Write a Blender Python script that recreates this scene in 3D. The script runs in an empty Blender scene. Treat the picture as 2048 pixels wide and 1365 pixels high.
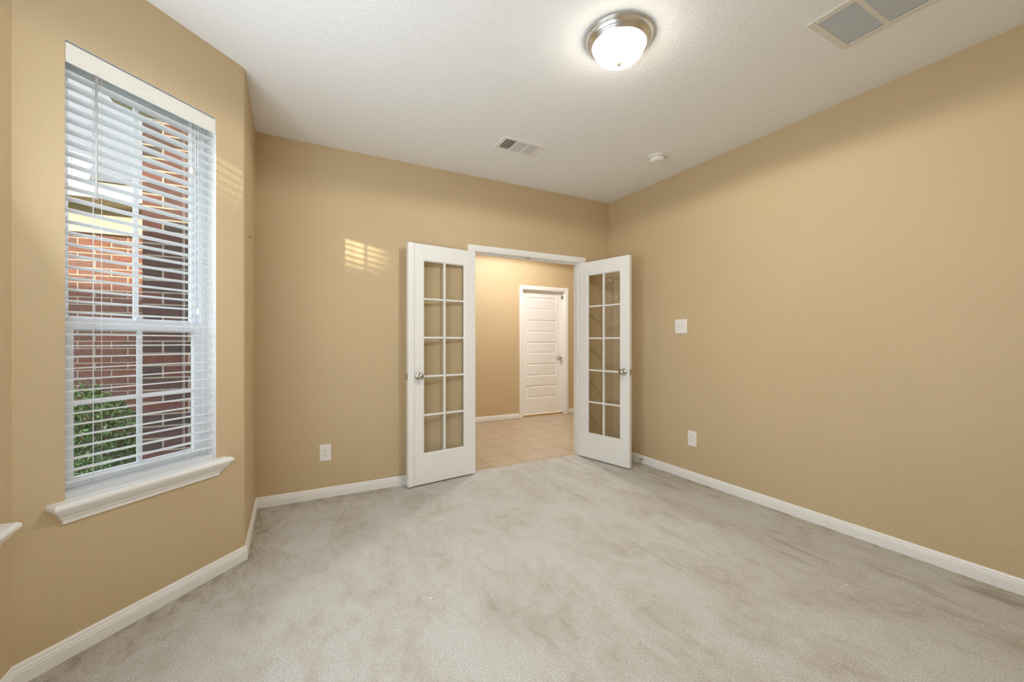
import bpy, bmesh, math, random
from mathutils import Vector, Matrix

S = bpy.context.scene
COL = S.collection
R = math.radians
CEIL = 2.743
random.seed(7)

# ------------------------------------------------------------------ camera, sky, sun, exposure
cam = bpy.data.cameras.new('camera')
cam.sensor_width = 36.0
cam.lens = 829.0 / 2048.0 * 36.0
cam.clip_start = 0.02
cam_o = bpy.data.objects.new('camera', cam)
COL.objects.link(cam_o)
cam_o.location = (0, 0, 1.22)
cam_o.rotation_euler = (R(90), 0, R(-28.06))
S.camera = cam_o

S.view_settings.view_transform = 'Standard'
S.view_settings.look = 'None'
S.view_settings.gamma = 1.0
S.view_settings.use_curve_mapping = False
S.view_settings.exposure = 0.06

w = bpy.data.worlds.new('sky')
S.world = w
w.use_nodes = True
bg = w.node_tree.nodes['Background']
bg.inputs[0].default_value = (0.80, 0.89, 1.0, 1)
bg.inputs[1].default_value = 3.1

sun = bpy.data.lights.new('sun', 'SUN')
sun.energy = 6.5
sun.angle = R(0.6)
sun.color = (1.0, 0.84, 0.60)
sun_o = bpy.data.objects.new('sun', sun)
COL.objects.link(sun_o)
sdir = Vector((0.61, 0.793, -0.128))
sun_o.rotation_euler = sdir.to_track_quat('-Z', 'Y').to_euler()

LAMP = 25.0      # emission of the dome of the ceiling lamp
HALL = 12.0
SPOT = 58.0     # light the lamp throws down and sideways
HSPOT = 122.0

def portal(name, loc, nrm, sx, sz):
    l = bpy.data.lights.new(name, 'AREA')
    l.shape = 'RECTANGLE'
    l.size, l.size_y = sx, sz
    l.cycles.is_portal = True
    o = bpy.data.objects.new(name, l)
    COL.objects.link(o)
    o.location = loc
    o.rotation_euler = Vector(nrm).to_track_quat('-Z', 'Y').to_euler()

DAY_FILL = 20.0  # power of the fill lights added at the bay windows
def daylight_fill(name, loc, nrm, sx, sz, power):
    """Skylight that has come through a bay window's blinds, thrown up and into the room."""
    l = bpy.data.lights.new(name, 'AREA')
    l.shape = 'RECTANGLE'; l.size, l.size_y = sx, sz
    l.energy = power; l.color = (0.88, 0.94, 1.0)
    o = bpy.data.objects.new(name, l)
    COL.objects.link(o); o.location = loc
    o.rotation_euler = Vector(nrm).to_track_quat('-Z', 'Y').to_euler()
daylight_fill('daylight_fill_center', (-0.80, 1.58, 1.50), (1, 0, 0.35), 0.78, 1.70, DAY_FILL * 1.3)
daylight_fill('daylight_fill_near', (-0.505, 0.692, 1.50), (0.7071, 0.7071, 0.35), 0.58, 1.70, DAY_FILL * 0.8)
S.cycles.max_bounces = 16
S.cycles.diffuse_bounces = 12
S.cycles.transparent_max_bounces = 16
S.cycles.caustics_reflective = False

# ------------------------------------------------------------------ materials
def mat(name):
    m = bpy.data.materials.new(name)
    m.use_nodes = True
    nt = m.node_tree
    b = nt.nodes['Principled BSDF']
    return m, nt, b

def N(nt, t, **kw):
    n = nt.nodes.new(t)
    for k, v in kw.items():
        setattr(n, k, v)
    return n

def plain(name, col, rough=0.5, metal=0.0, spec=0.5):
    m, nt, b = mat(name)
    b.inputs['Base Color'].default_value = (*col, 1)
    b.inputs['Roughness'].default_value = rough
    b.inputs['Metallic'].default_value = metal
    b.inputs['Specular IOR Level'].default_value = spec
    return m

def math_n(nt, op, a, b=None, clamp=False):
    n = nt.nodes.new('ShaderNodeMath')
    n.operation = op
    n.use_clamp = clamp
    for i, v in enumerate((a, b)):
        if v is None:
            continue
        if isinstance(v, (int, float)):
            n.inputs[i].default_value = v
        else:
            nt.links.new(v, n.inputs[i])
    return n.outputs[0]

def noise(nt, vec, scale, detail=3, rough=0.5, dist=0.0):
    n = nt.nodes.new('ShaderNodeTexNoise')
    n.inputs['Scale'].default_value = scale
    n.inputs['Detail'].default_value = detail
    n.inputs['Roughness'].default_value = rough
    n.inputs['Distortion'].default_value = dist
    nt.links.new(vec, n.inputs['Vector'])
    return n.outputs[0]

def ramp(nt, fac, stops):
    n = nt.nodes.new('ShaderNodeValToRGB')
    while len(n.color_ramp.elements) < len(stops):
        n.color_ramp.elements.new(0.5)
    for e, (p, c) in zip(n.color_ramp.elements, stops):
        e.position = p
        e.color = (*c, 1) if len(c) == 3 else c
    nt.links.new(fac, n.inputs[0])
    return n.outputs[0]

def bump(nt, b, h, strength, dist):
    n = nt.nodes.new('ShaderNodeBump')
    n.inputs['Strength'].default_value = strength
    n.inputs['Distance'].default_value = dist
    nt.links.new(h, n.inputs['Height'])
    nt.links.new(n.outputs[0], b.inputs['Normal'])
    return n

def geo(nt):
    return nt.nodes.new('ShaderNodeNewGeometry').outputs['Position']

def mixc(nt, f, a, b, mode='MIX'):
    n = nt.nodes.new('ShaderNodeMix')
    n.data_type = 'RGBA'
    n.blend_type = mode
    for s, v in ((n.inputs[0], f), (n.inputs[6], a), (n.inputs[7], b)):
        if isinstance(v, (int, float)):
            s.default_value = v
        elif isinstance(v, tuple):
            s.default_value = (*v, 1)
        else:
            nt.links.new(v, s)
    return n.outputs[2]

def make_wall():
    m, nt, b = mat('tan_wall_paint')
    p = geo(nt)
    f = noise(nt, p, 1.3, 3)
    c = ramp(nt, f, [(0.3, (0.560, 0.440, 0.273)), (0.7, (0.585, 0.461, 0.288))])
    nt.links.new(c, b.inputs['Base Color'])
    b.inputs['Roughness'].default_value = 0.55
    b.inputs['Specular IOR Level'].default_value = 0.35
    h = noise(nt, p, 95, 2, 0.5, 0.4)
    h2 = ramp(nt, h, [(0.35, (0, 0, 0)), (0.68, (1, 1, 1))])
    bump(nt, b, h2, 0.30, 0.0022)
    return m

def make_ceiling():
    m, nt, b = mat('white_textured_ceiling')
    b.inputs['Base Color'].default_value = (0.86, 0.885, 0.91, 1)
    b.inputs['Roughness'].default_value = 0.85
    p = geo(nt)
    h = noise(nt, p, 75, 3, 0.55, 1.2)
    h2 = ramp(nt, h, [(0.38, (0, 0, 0)), (0.62, (1, 1, 1))])
    bump(nt, b, h2, 0.45, 0.004)
    return m

def make_carpet():
    m, nt, b = mat('grey_beige_carpet')
    p = geo(nt)
    sep = N(nt, 'ShaderNodeSeparateXYZ')
    nt.links.new(p, sep.inputs[0])
    X, Y = sep.outputs[0], sep.outputs[1]
    # brushed pile and foot marks: broad blotches stretched along the room, plus finer ones
    mp = N(nt, 'ShaderNodeMapping')
    mp.inputs['Scale'].default_value = (2.6, 1.5, 1)
    mp.inputs['Rotation'].default_value = (0, 0, R(12))
    nt.links.new(p, mp.inputs[0])
    a = noise(nt, mp.outputs[0], 1.25, 6, 0.62, 0.6)
    a2 = noise(nt, mp.outputs[0], 5.5, 5, 0.65, 0.8)
    big = math_n(nt, 'ADD', math_n(nt, 'MULTIPLY', a, 0.6), math_n(nt, 'MULTIPLY', a2, 0.4))
    base = ramp(nt, big, [(0.33, (0.445, 0.415, 0.365)), (0.44, (0.555, 0.53, 0.485)),
                          (0.54, (0.605, 0.60, 0.575)), (0.68, (0.64, 0.64, 0.62))])
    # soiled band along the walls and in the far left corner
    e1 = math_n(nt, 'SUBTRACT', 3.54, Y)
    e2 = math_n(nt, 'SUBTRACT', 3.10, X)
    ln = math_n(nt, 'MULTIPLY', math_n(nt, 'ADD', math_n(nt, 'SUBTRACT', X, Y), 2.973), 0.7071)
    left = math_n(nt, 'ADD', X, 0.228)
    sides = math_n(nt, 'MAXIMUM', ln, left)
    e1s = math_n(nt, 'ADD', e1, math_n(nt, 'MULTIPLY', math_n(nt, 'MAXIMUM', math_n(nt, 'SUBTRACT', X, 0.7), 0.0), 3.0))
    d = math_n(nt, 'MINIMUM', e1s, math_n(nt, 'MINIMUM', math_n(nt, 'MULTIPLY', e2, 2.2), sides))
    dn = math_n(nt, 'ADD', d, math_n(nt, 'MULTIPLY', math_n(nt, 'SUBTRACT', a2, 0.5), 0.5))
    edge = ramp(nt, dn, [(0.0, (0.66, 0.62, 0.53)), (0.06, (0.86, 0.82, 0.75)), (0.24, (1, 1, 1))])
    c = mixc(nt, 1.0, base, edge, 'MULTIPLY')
    # drag marks parallel to the right wall
    mp2 = N(nt, 'ShaderNodeMapping')
    mp2.inputs['Scale'].default_value = (9, 1.1, 1)
    nt.links.new(p, mp2.inputs[0])
    s = noise(nt, mp2.outputs[0], 1.0, 4, 0.6, 0.7)
    zone = math_n(nt, 'MULTIPLY', math_n(nt, 'SUBTRACT', X, 1.7, True), 1.0, True)
    zz = math_n(nt, 'MULTIPLY', ramp(nt, s, [(0.54, (0, 0, 0)), (0.70, (1, 1, 1))]), math_n(nt, 'MULTIPLY', zone, 0.95, True), True)
    c = mixc(nt, zz, c, (0.37, 0.34, 0.295))
    # pressed seams left by furniture: thin dark creases along Y
    def crease(x0, y0, y1, wd):
        dx = math_n(nt, 'ABSOLUTE', math_n(nt, 'SUBTRACT', X, x0))
        a_ = math_n(nt, 'LESS_THAN', dx, wd)
        b_ = math_n(nt, 'MULTIPLY', math_n(nt, 'GREATER_THAN', Y, y0), math_n(nt, 'LESS_THAN', Y, y1))
        return math_n(nt, 'MULTIPLY', a_, b_)
    cr = math_n(nt, 'MAXIMUM', crease(1.825, 1.45, 1.89, 0.003), crease(2.56, 1.42, 1.84, 0.003))
    c = mixc(nt, math_n(nt, 'MULTIPLY', cr, 0.45), c, (0.20, 0.17, 0.13))
    # tuft speckle
    fz = noise(nt, p, 150, 3, 0.75)
    sp = ramp(nt, fz, [(0.32, (0.68, 0.68, 0.68)), (0.64, (1.16, 1.16, 1.16))])
    c = mixc(nt, 1.0, c, sp, 'MULTIPLY')
    nt.links.new(c, b.inputs['Base Color'])
    b.inputs['Roughness'].default_value = 0.95
    b.inputs['Specular IOR Level'].default_value = 0.1
    b.inputs['Sheen Weight'].default_value = 0.15
    v = nt.nodes.new('ShaderNodeTexVoronoi')
    v.inputs['Scale'].default_value = 230
    nt.links.new(p, v.inputs['Vector'])
    hh = math_n(nt, 'ADD', math_n(nt, 'MULTIPLY', fz, 1.0), math_n(nt, 'MULTIPLY', v.outputs[0], -0.6))
    hh = math_n(nt, 'ADD', hh, math_n(nt, 'MULTIPLY', noise(nt, p, 40, 3, 0.6), 1.4))
    bump(nt, b, hh, 0.55, 0.006)
    return m

def make_tile():
    m, nt, b = mat('beige_floor_tile')
    p = geo(nt)
    mp = N(nt, 'ShaderNodeMapping')
    mp.inputs['Location'].default_value = (-0.02, -0.22, 0)
    nt.links.new(p, mp.inputs[0])
    br = N(nt, 'ShaderNodeTexBrick')
    br.offset = 0.0
    br.squash = 1.0
    br.inputs['Scale'].default_value = 1.0
    br.inputs['Brick Width'].default_value = 0.342
    br.inputs['Row Height'].default_value = 0.342
    br.inputs['Mortar Size'].default_value = 0.0028
    br.inputs['Mortar Smooth'].default_value = 0.1
    br.inputs['Color1'].default_value = (0.53, 0.44, 0.325, 1)
    br.inputs['Color2'].default_value = (0.50, 0.415, 0.30, 1)
    br.inputs['Mortar'].default_value = (0.20, 0.13, 0.075, 1)
    nt.links.new(mp.outputs[0], br.inputs['Vector'])
    n = noise(nt, p, 6, 5, 0.6, 0.5)
    v = ramp(nt, n, [(0.3, (0.90, 0.89, 0.87)), (0.7, (1.06, 1.05, 1.04))])
    c = mixc(nt, 1.0, br.outputs['Color'], v, 'MULTIPLY')
    nt.links.new(c, b.inputs['Base Color'])
    b.inputs['Roughness'].default_value = 0.38
    bump(nt, b, math_n(nt, 'SUBTRACT', 1.0, br.outputs['Fac']), 0.4, 0.002)
    return m

def make_brick(dark=False):
    m, nt, b = mat('red_brick_shaded' if dark else 'red_brick')
    p = geo(nt)
    sep = N(nt, 'ShaderNodeSeparateXYZ')
    nt.links.new(p, sep.inputs[0])
    cmb = N(nt, 'ShaderNodeCombineXYZ')
    nt.links.new(math_n(nt, 'ADD', sep.outputs[0], math_n(nt, 'MULTIPLY', sep.outputs[1], 1.0)), cmb.inputs[0])
    nt.links.new(sep.outputs[2], cmb.inputs[1])
    br = N(nt, 'ShaderNodeTexBrick')
    br.inputs['Scale'].default_value = 1.0
    br.inputs['Brick Width'].default_value = 0.262
    br.inputs['Row Height'].default_value = 0.0762
    br.inputs['Mortar Size'].default_value = 0.0055
    br.inputs['Mortar Smooth'].default_value = 0.2
    br.inputs['Bias'].default_value = 0.0
    if dark:  # shade on the pier is put into these darker brick colours
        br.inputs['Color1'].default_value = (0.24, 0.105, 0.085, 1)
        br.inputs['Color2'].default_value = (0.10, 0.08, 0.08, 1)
    else:
        br.inputs['Color1'].default_value = (0.30, 0.125, 0.09, 1)
        br.inputs['Color2'].default_value = (0.22, 0.125, 0.105, 1)
    br.inputs['Mortar'].default_value = (0.56, 0.50, 0.41, 1)
    nt.links.new(cmb.outputs[0], br.inputs['Vector'])
    n = noise(nt, p, 22, 4, 0.6)
    v = ramp(nt, n, [(0.3, (0.82, 0.82, 0.82)), (0.7, (1.12, 1.1, 1.08))])
    c = mixc(nt, 1.0, br.outputs['Color'], v, 'MULTIPLY')
    nt.links.new(c, b.inputs['Base Color'])
    b.inputs['Roughness'].default_value = 0.9
    bump(nt, b, math_n(nt, 'SUBTRACT', 1.0, br.outputs['Fac']), 0.6, 0.006)
    return m

def make_glass(name, tint=(1, 1, 1), amount=1.0):
    """Thin architectural pane: a clear sheet that mirrors by Fresnel."""
    m = bpy.data.materials.new(name)
    m.use_nodes = True
    nt = m.node_tree
    nt.nodes.clear()
    out = N(nt, 'ShaderNodeOutputMaterial')
    t = N(nt, 'ShaderNodeBsdfTransparent')
    t.inputs[0].default_value = (*tint, 1)
    g = N(nt, 'ShaderNodeBsdfGlossy')
    g.inputs['Roughness'].default_value = 0.01
    fr = N(nt, 'ShaderNodeFresnel')
    gb = N(nt, 'ShaderNodeNewGeometry')     # one sheet stands for the pane: the same mirror strength from either side
    nt.links.new(math_n(nt, 'ADD', math_n(nt, 'MULTIPLY', gb.outputs['Backfacing'], 1 / 1.5 - 1.5), 1.5), fr.inputs['IOR'])
    mx = N(nt, 'ShaderNodeMixShader')
    nt.links.new(math_n(nt, 'MULTIPLY', fr.outputs[0], amount, True), mx.inputs[0])
    nt.links.new(t.outputs[0], mx.inputs[1])
    nt.links.new(g.outputs[0], mx.inputs[2])
    nt.links.new(mx.outputs[0], out.inputs[0])
    return m

def make_white(name, col=(0.80, 0.80, 0.79), rough=0.35, grain=0.0):
    m, nt, b = mat(name)
    p = geo(nt)
    f = noise(nt, p, 3.0, 2)
    c = ramp(nt, f, [(0.3, tuple(x * 0.985 for x in col)), (0.7, col)])
    nt.links.new(c, b.inputs['Base Color'])
    b.inputs['Roughness'].default_value = rough
    if grain:
        mp = N(nt, 'ShaderNodeMapping')
        mp.inputs['Scale'].default_value = (160, 160, 8)
        nt.links.new(p, mp.inputs[0])
        bump(nt, b, noise(nt, mp.outputs[0], 1.0, 3), grain, 0.0008)
    return m

def make_metal(name, col, rough):
    m, nt, b = mat(name)
    b.inputs['Metallic'].default_value = 1.0
    p = geo(nt)
    c = ramp(nt, noise(nt, p, 60, 2), [(0.3, tuple(x * 0.95 for x in col)), (0.7, col)])
    nt.links.new(c, b.inputs['Base Color'])
    b.inputs['Roughness'].default_value = rough
    return m

def make_emit(name, col, strength):
    m = bpy.data.materials.new(name)
    m.use_nodes = True
    nt = m.node_tree
    nt.nodes.clear()
    out = N(nt, 'ShaderNodeOutputMaterial')
    e = N(nt, 'ShaderNodeEmission')
    e.inputs[0].default_value = (*col, 1)
    e.inputs[1].default_value = strength
    nt.links.new(e.outputs[0], out.inputs[0])
    return m

def make_ground():
    m, nt, b = mat('lawn_ground')
    p = geo(nt)
    c = ramp(nt, noise(nt, p, 30, 5, 0.7), [(0.3, (0.05, 0.10, 0.035)), (0.55, (0.13, 0.20, 0.07)), (0.75, (0.30, 0.33, 0.16))])
    nt.links.new(c, b.inputs['Base Color'])
    b.inputs['Roughness'].default_value = 0.95
    bump(nt, b, noise(nt, p, 120, 3), 0.8, 0.02)
    return m

def make_leaf():
    m, nt, b = mat('shrub_leaf')
    p = geo(nt)
    c = ramp(nt, noise(nt, p, 25, 2), [(0.3, (0.07, 0.15, 0.045)), (0.55, (0.20, 0.31, 0.10)), (0.75, (0.42, 0.50, 0.24))])
    nt.links.new(c, b.inputs['Base Color'])
    b.inputs['Roughness'].default_value = 0.5
    return m

M = dict(
    wall=make_wall(), ceil=make_ceiling(), carpet=make_carpet(), tile=make_tile(),
    brick=make_brick(), brick_shaded=make_brick(True),
    glass=make_glass('window_glass', (0.95, 0.98, 0.97)), dglass=make_glass('door_glass', (0.95, 0.96, 0.95), 2.0),
    trim=make_white('white_trim_paint', (0.86, 0.865, 0.86), 0.32),
    reveal=make_white('white_reveal_paint', (0.78, 0.78, 0.77), 0.6),
    door=make_white('white_door_paint', (0.86, 0.87, 0.875), 0.35),
    hdoor=make_white('white_grained_door_paint', (0.88, 0.88, 0.88), 0.4, 0.5),
    vinyl=make_white('white_vinyl', (0.80, 0.83, 0.87), 0.35),
    slat=make_white('white_blind_slat', (0.84, 0.86, 0.88), 0.35),
    valance=make_white('cream_valance', (0.80, 0.79, 0.75), 0.35),
    cord=plain('white_cord', (0.85, 0.85, 0.85), 0.7),
    wand=plain('grey_wand', (0.50, 0.50, 0.50), 0.3),
    nickel=make_metal('brushed_nickel', (0.74, 0.75, 0.76), 0.26),
    knob=make_metal('satin_nickel', (0.60, 0.57, 0.53), 0.22),
    plate=plain('white_plastic', (0.84, 0.83, 0.80), 0.35),
    toggle=plain('toggle_plastic', (0.72, 0.72, 0.70), 0.35),
    dark=plain('duct_shade_black', (0.012, 0.012, 0.014), 0.8),
    slot=plain('slot_dark', (0.05, 0.045, 0.04), 0.8),
    vent=make_white('vent_white_enamel', (0.80, 0.79, 0.77), 0.45),
    ventg=make_white('grille_enamel', (0.70, 0.685, 0.65), 0.45),
    gap_shade=plain('grille_gap_shade', (0.13, 0.135, 0.14), 0.9),
    thresh=plain('yellow_oak_threshold', (0.48, 0.33, 0.10), 0.5),
    cream=plain('cream_fascia_paint', (0.66, 0.60, 0.50), 0.7), lightroof=plain('pale_grey_shingle', (0.20, 0.205, 0.215), 0.9),
    ground=make_ground(), leaf=make_leaf(), stem=plain('shrub_stem', (0.10, 0.07, 0.04), 0.9),
    roof=plain('grey_shingle', (0.16, 0.15, 0.145), 0.9),
    finial=plain('finial_satin', (0.30, 0.28, 0.23), 0.6),
    rubber=plain('rubber_tip', (0.80, 0.80, 0.78), 0.6),
    lint=plain('white_lint', (0.85, 0.84, 0.80), 0.9),
    dome=make_emit('lit_frosted_glass', (1.0, 0.93, 0.80), LAMP),
    hdome=make_emit('lit_hall_glass', (1.0, 0.92, 0.80), HALL),
)

def make_slat():
    m = make_white('white_blind_slat', (0.90, 0.91, 0.92), 0.4)
    nt = m.node_tree
    b = nt.nodes['Principled BSDF']; out = nt.nodes['Material Output']
    t = N(nt, 'ShaderNodeBsdfTranslucent'); t.inputs[0].default_value = (0.92, 0.94, 0.96, 1)
    mx = N(nt, 'ShaderNodeMixShader'); mx.inputs[0].default_value = 0.50
    nt.links.new(b.outputs[0], mx.inputs[1]); nt.links.new(t.outputs[0], mx.inputs[2]); nt.links.new(mx.outputs[0], out.inputs[0])
    return m
M['slat'] = make_slat()

# ------------------------------------------------------------------ mesh helpers
class MB:
    def __init__(self):
        self.v, self.f, self.s, self.mi = [], [], [], []
    def add(self, vs, fs, smooth=False, mi=0):
        o = len(self.v)
        self.v += [tuple(x) for x in vs]
        for f in fs:
            self.f.append([i + o for i in f]); self.s.append(smooth); self.mi.append(mi)
    def box(self, x0, x1, y0, y1, z0, z1, mx=None, mi=0):
        vs = [Vector((x, y, z)) for z in (z0, z1) for y in (y0, y1) for x in (x0, x1)]
        if mx is not None:
            vs = [mx @ v for v in vs]
        self.add(vs, [(0, 2, 3, 1), (4, 5, 7, 6), (0, 1, 5, 4), (2, 6, 7, 3), (0, 4, 6, 2), (1, 3, 7, 5)], False, mi)
    def rings(self, rings, close=True, cap=True, smooth=True, mi=0, mx=None):
        """rings: equal-length loops joined one to the next."""
        n = len(rings[0]); vs = [Vector(p) for r in rings for p in r]
        if mx is not None:
            vs = [mx @ v for v in vs]
        fs = []
        for k in range(len(rings) - 1):
            for i in range(n if close else n - 1):
                j = (i + 1) % n
                fs.append((k * n + i, k * n + j, (k + 1) * n + j, (k + 1) * n + i))
        self.add(vs, fs, smooth, mi)
        if cap:
            o = len(self.v) - len(vs)
            self.f.append([o + i for i in reversed(range(n))]); self.s.append(False); self.mi.append(mi)
            self.f.append([o + (len(rings) - 1) * n + i for i in range(n)]); self.s.append(False); self.mi.append(mi)
    def lathe(self, prof, seg=32, mx=None, mi=0, cap=False):
        """prof: (radius, z) list, about local z."""
        rr = [[(max(r, 1e-5) * math.cos(2 * math.pi * i / seg), max(r, 1e-5) * math.sin(2 * math.pi * i / seg), z) for i in range(seg)] for r, z in prof]
        self.rings(rr, True, cap, True, mi, mx)
    def tube(self, a, b, r, seg=8, r2=None, mi=0):
        a, b = Vector(a), Vector(b); d = (b - a); q = d.to_track_quat('Z', 'Y').to_matrix().to_4x4()
        self.lathe([(r, 0), (r if r2 is None else r2, d.length)], seg, Matrix.Translation(a) @ q, mi, True)
    def build(self, name, mats, parent=None, bevel=0.0, seg=2):
        me = bpy.data.meshes.new(name)
        me.from_pydata(self.v, [], self.f)
        if not isinstance(mats, (list, tuple)):
            mats = [mats]
        for m in mats:
            me.materials.append(m)
        for p, s, i in zip(me.polygons, self.s, self.mi):
            p.use_smooth = s; p.material_index = i
        bm = bmesh.new(); bm.from_mesh(me)
        bmesh.ops.recalc_face_normals(bm, faces=bm.faces)
        bm.to_mesh(me); bm.free()
        o = bpy.data.objects.new(name, me)
        COL.objects.link(o)
        if parent is not None:
            o.parent = parent
        if bevel:
            md = o.modifiers.new('bevel', 'BEVEL')
            md.width = bevel; md.segments = seg; md.limit_method = 'ANGLE'; md.angle_limit = R(40)
            md.harden_normals = False
        return o

def tag(o, label=None, cat=None, group=None, kind=None):
    if label: o['label'] = label
    if cat: o['category'] = cat
    if group: o['group'] = group
    if kind: o['kind'] = kind
    return o

def empty(name, loc=(0, 0, 0), rz=0.0):
    o = bpy.data.objects.new(name, None)
    o.empty_display_size = 0.1
    COL.objects.link(o)
    o.location = loc; o.rotation_euler = (0, 0, rz)
    return o

def copy_tree(o, parent=None):
    c = o.copy(); COL.objects.link(c); c.parent = parent
    for ch in list(o.children):
        copy_tree(ch, c)
    return c

def struct(o, label, cat):
    return tag(o, label, cat, kind='structure')

# ------------------------------------------------------------------ room shell
A = (3.10, 3.54); B = (-0.228, 3.54); Cc = (-0.228, 2.745); D = (-0.865, 2.108)
E_ = (-0.865, 1.052); F_ = (-0.228, 0.415); G = (-0.228, -0.38); H_ = (3.10, -0.38)
WT = 0.125
OP0, OP1, OPH = 1.480, 2.720, 2.052          # french door opening

def wall(name, p0, p1, n_in, openings=(), z0=-0.02, z1=CEIL, th=WT, out=0, label='', cat='wall', ext0=0.0, ext1=0.0, open_mi=2):
    """Wall from p0 to p1; n_in points into the room. openings: (t0, t1, z0, z1) in metres from p0."""
    p0, p1 = Vector(p0).to_3d(), Vector(p1).to_3d()
    d = (p1 - p0).normalized(); L = (p1 - p0).length; n = Vector((*n_in, 0)).normalized()
    ts = sorted({-ext0 * 0, L} | {a for o in openings for a in o[:2]} | {0.0})
    zs = sorted({z0, z1} | {a for o in openings for a in o[2:]})
    mb = MB()
    P = lambda t, dep, z: p0 + d * t - n * dep + Vector((0, 0, z))
    for a, b in zip(ts[:-1], ts[1:]):
        for c, e in zip(zs[:-1], zs[1:]):
            if any(o[0] - 1e-6 <= a and b <= o[1] + 1e-6 and o[2] - 1e-6 <= c and e <= o[3] + 1e-6 for o in openings):
                continue
            mb.add([P(a, 0, c), P(b, 0, c), P(b, 0, e), P(a, 0, e)], [(0, 1, 2, 3)], mi=0)
            a2 = a - ext0 if a == 0 else a
            b2 = b + ext1 if abs(b - L) < 1e-6 else b
            mb.add([P(a2, th, c), P(b2, th, c), P(b2, th, e), P(a2, th, e)], [(3, 2, 1, 0)], mi=1)
    for (a, b, c, e) in openings:
        for q in ([P(a, 0, c), P(a, th, c), P(a, th, e), P(a, 0, e)], [P(b, 0, c), P(b, th, c), P(b, th, e), P(b, 0, e)],
                  [P(a, 0, e), P(b, 0, e), P(b, th, e), P(a, th, e)]) + (([P(a, 0, c), P(b, 0, c), P(b, th, c), P(a, th, c)],) if c > z0 + 0.01 else ()):
            mb.add(q, [(0, 1, 2, 3)], mi=2)
    # ends, top and bottom close the slab
    mb.add([P(0, 0, z0), P(-ext0, th, z0), P(-ext0, th, z1), P(0, 0, z1)], [(0, 1, 2, 3)], mi=0)
    mb.add([P(L, 0, z0), P(L + ext1, th, z0), P(L + ext1, th, z1), P(L, 0, z1)], [(0, 1, 2, 3)], mi=0)
    mb.add([P(0, 0, z1), P(-ext0, th, z1), P(L + ext1, th, z1), P(L, 0, z1)], [(0, 1, 2, 3)], mi=0)
    me = bpy.data.meshes.new(name); me.from_pydata(mb.v, [], mb.f)
    for m in (M['wall'], [M['wall'], M['brick']][out], M['reveal']):
        me.materials.append(m)
    for p, i in zip(me.polygons, mb.mi):
        p.material_index = i
    o = bpy.data.objects.new(name, me); COL.objects.link(o)
    struct(o, label, cat)
    return o

# window openings on the bay walls
WZ0, WZ1 = 0.590, 2.380
k45 = WT * math.tan(R(22.5))
s2 = math.sqrt(0.5)
wall('wall_right', A, H_, (-1, 0), label='plain tan textured wall on the right side of the room', ext0=WT, ext1=WT)
wall('wall_back', B, A, (0, -1), [(OP0 - B[0], OP1 - B[0], -0.02, OPH)], label='tan textured wall with the open double doorway', ext0=0, ext1=0)
bull = 0.0125
wall('wall_left', (Cc[0], Cc[1] + bull), B, (1, 0), label='short tan wall between the far corner and the window bay', out=1, ext0=-k45 + bull)
cb = (Cc[0] - bull * s2, Cc[1] - bull * s2)
L45 = (Vector(D) - Vector(cb)).length
WA0, WA1 = 0.165 - bull, 0.759 - bull
wall('wall_bay_far', cb, D, (s2, -s2), [(WA0, WA1, WZ0, WZ1)], out=1, ext0=-k45 + bull, ext1=k45, label='angled tan bay wall holding the window with white blinds')
wall('wall_bay_center', D, E_, (1, 0), [(0.133, 0.923, WZ0, WZ1)], out=1, ext0=k45, ext1=k45, label='tan middle wall of the bay at the far left edge')
wall('wall_bay_near', E_, F_, (s2, s2), [(0.9 - 0.759, 0.9 - 0.165, WZ0, WZ1)], out=1, ext0=k45, ext1=-k45, label='angled tan bay wall nearest the camera')
wall('wall_left_near', F_, G, (1, 0), out=1, ext0=-k45, ext1=WT, label='short tan wall beside the camera')
wall('wall_front', G, H_, (0, 1), ext0=0, ext1=0, label='tan wall behind the camera')

# rounded drywall corner between wall_left and the far bay wall
mb = MB()
c0 = Vector((Cc[0] - 0.030, Cc[1] + bull)); rr = 0.030
prev = []
for i in range(9):
    a = R(-45.0 * i / 8)
    prev.append((c0.x + rr * math.cos(a), c0.y + rr * math.sin(a)))
mb.rings([[(x, y, -0.02) for x, y in prev], [(x, y, CEIL) for x, y in prev]], close=False, cap=False, smooth=True)
struct(mb.build('wall_corner', M['wall']), 'rounded tan drywall corner where the bay begins', 'wall')

mb = MB(); mb.box(-1.05, 3.225, -0.505, 3.60, -0.06, 0.0)
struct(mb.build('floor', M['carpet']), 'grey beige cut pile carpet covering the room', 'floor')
mb = MB(); mb.box(-1.0, 3.225, -0.505, 3.665, CEIL, CEIL + 0.12)
struct(mb.build('ceiling', M['ceil']), 'white textured ceiling of the room', 'ceiling')

# hallway
HY0, HY1, HX0, HX1 = 3.665, 5.73, -0.60, 5.2
mb = MB(); mb.box(HX0 - .12, HX1 + .12, 3.60, HY1 + 0.30, -0.06, -0.004)
struct(mb.build('floor_hallway', M['tile']), 'beige square ceramic tile floor of the hallway', 'floor')
mb = MB(); mb.box(HX0 - .12, HX1 + .12, HY0, HY1 + 0.14, CEIL, CEIL + 0.12)
struct(mb.build('ceiling_hallway', M['ceil']), 'white ceiling of the hallway', 'ceiling')
HD0, HD1, HDH = 3.245, 4.070, 2.047
wall('wall_hallway', (HX0, HY1), (HX1, HY1), (0, -1), [(HD0 - HX0, HD1 - HX0, -0.02, HDH)], th=0.13, label='warm tan hallway wall with the closed white panel door')
wall('wall_hallway_left', (HX0, HY0), (HX0, HY1), (1, 0), [(4.56 - HY0, 4.76 - HY0, 0.15, 2.42)], th=0.12, out=1, label='tan wall closing the left end of the hallway')
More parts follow.
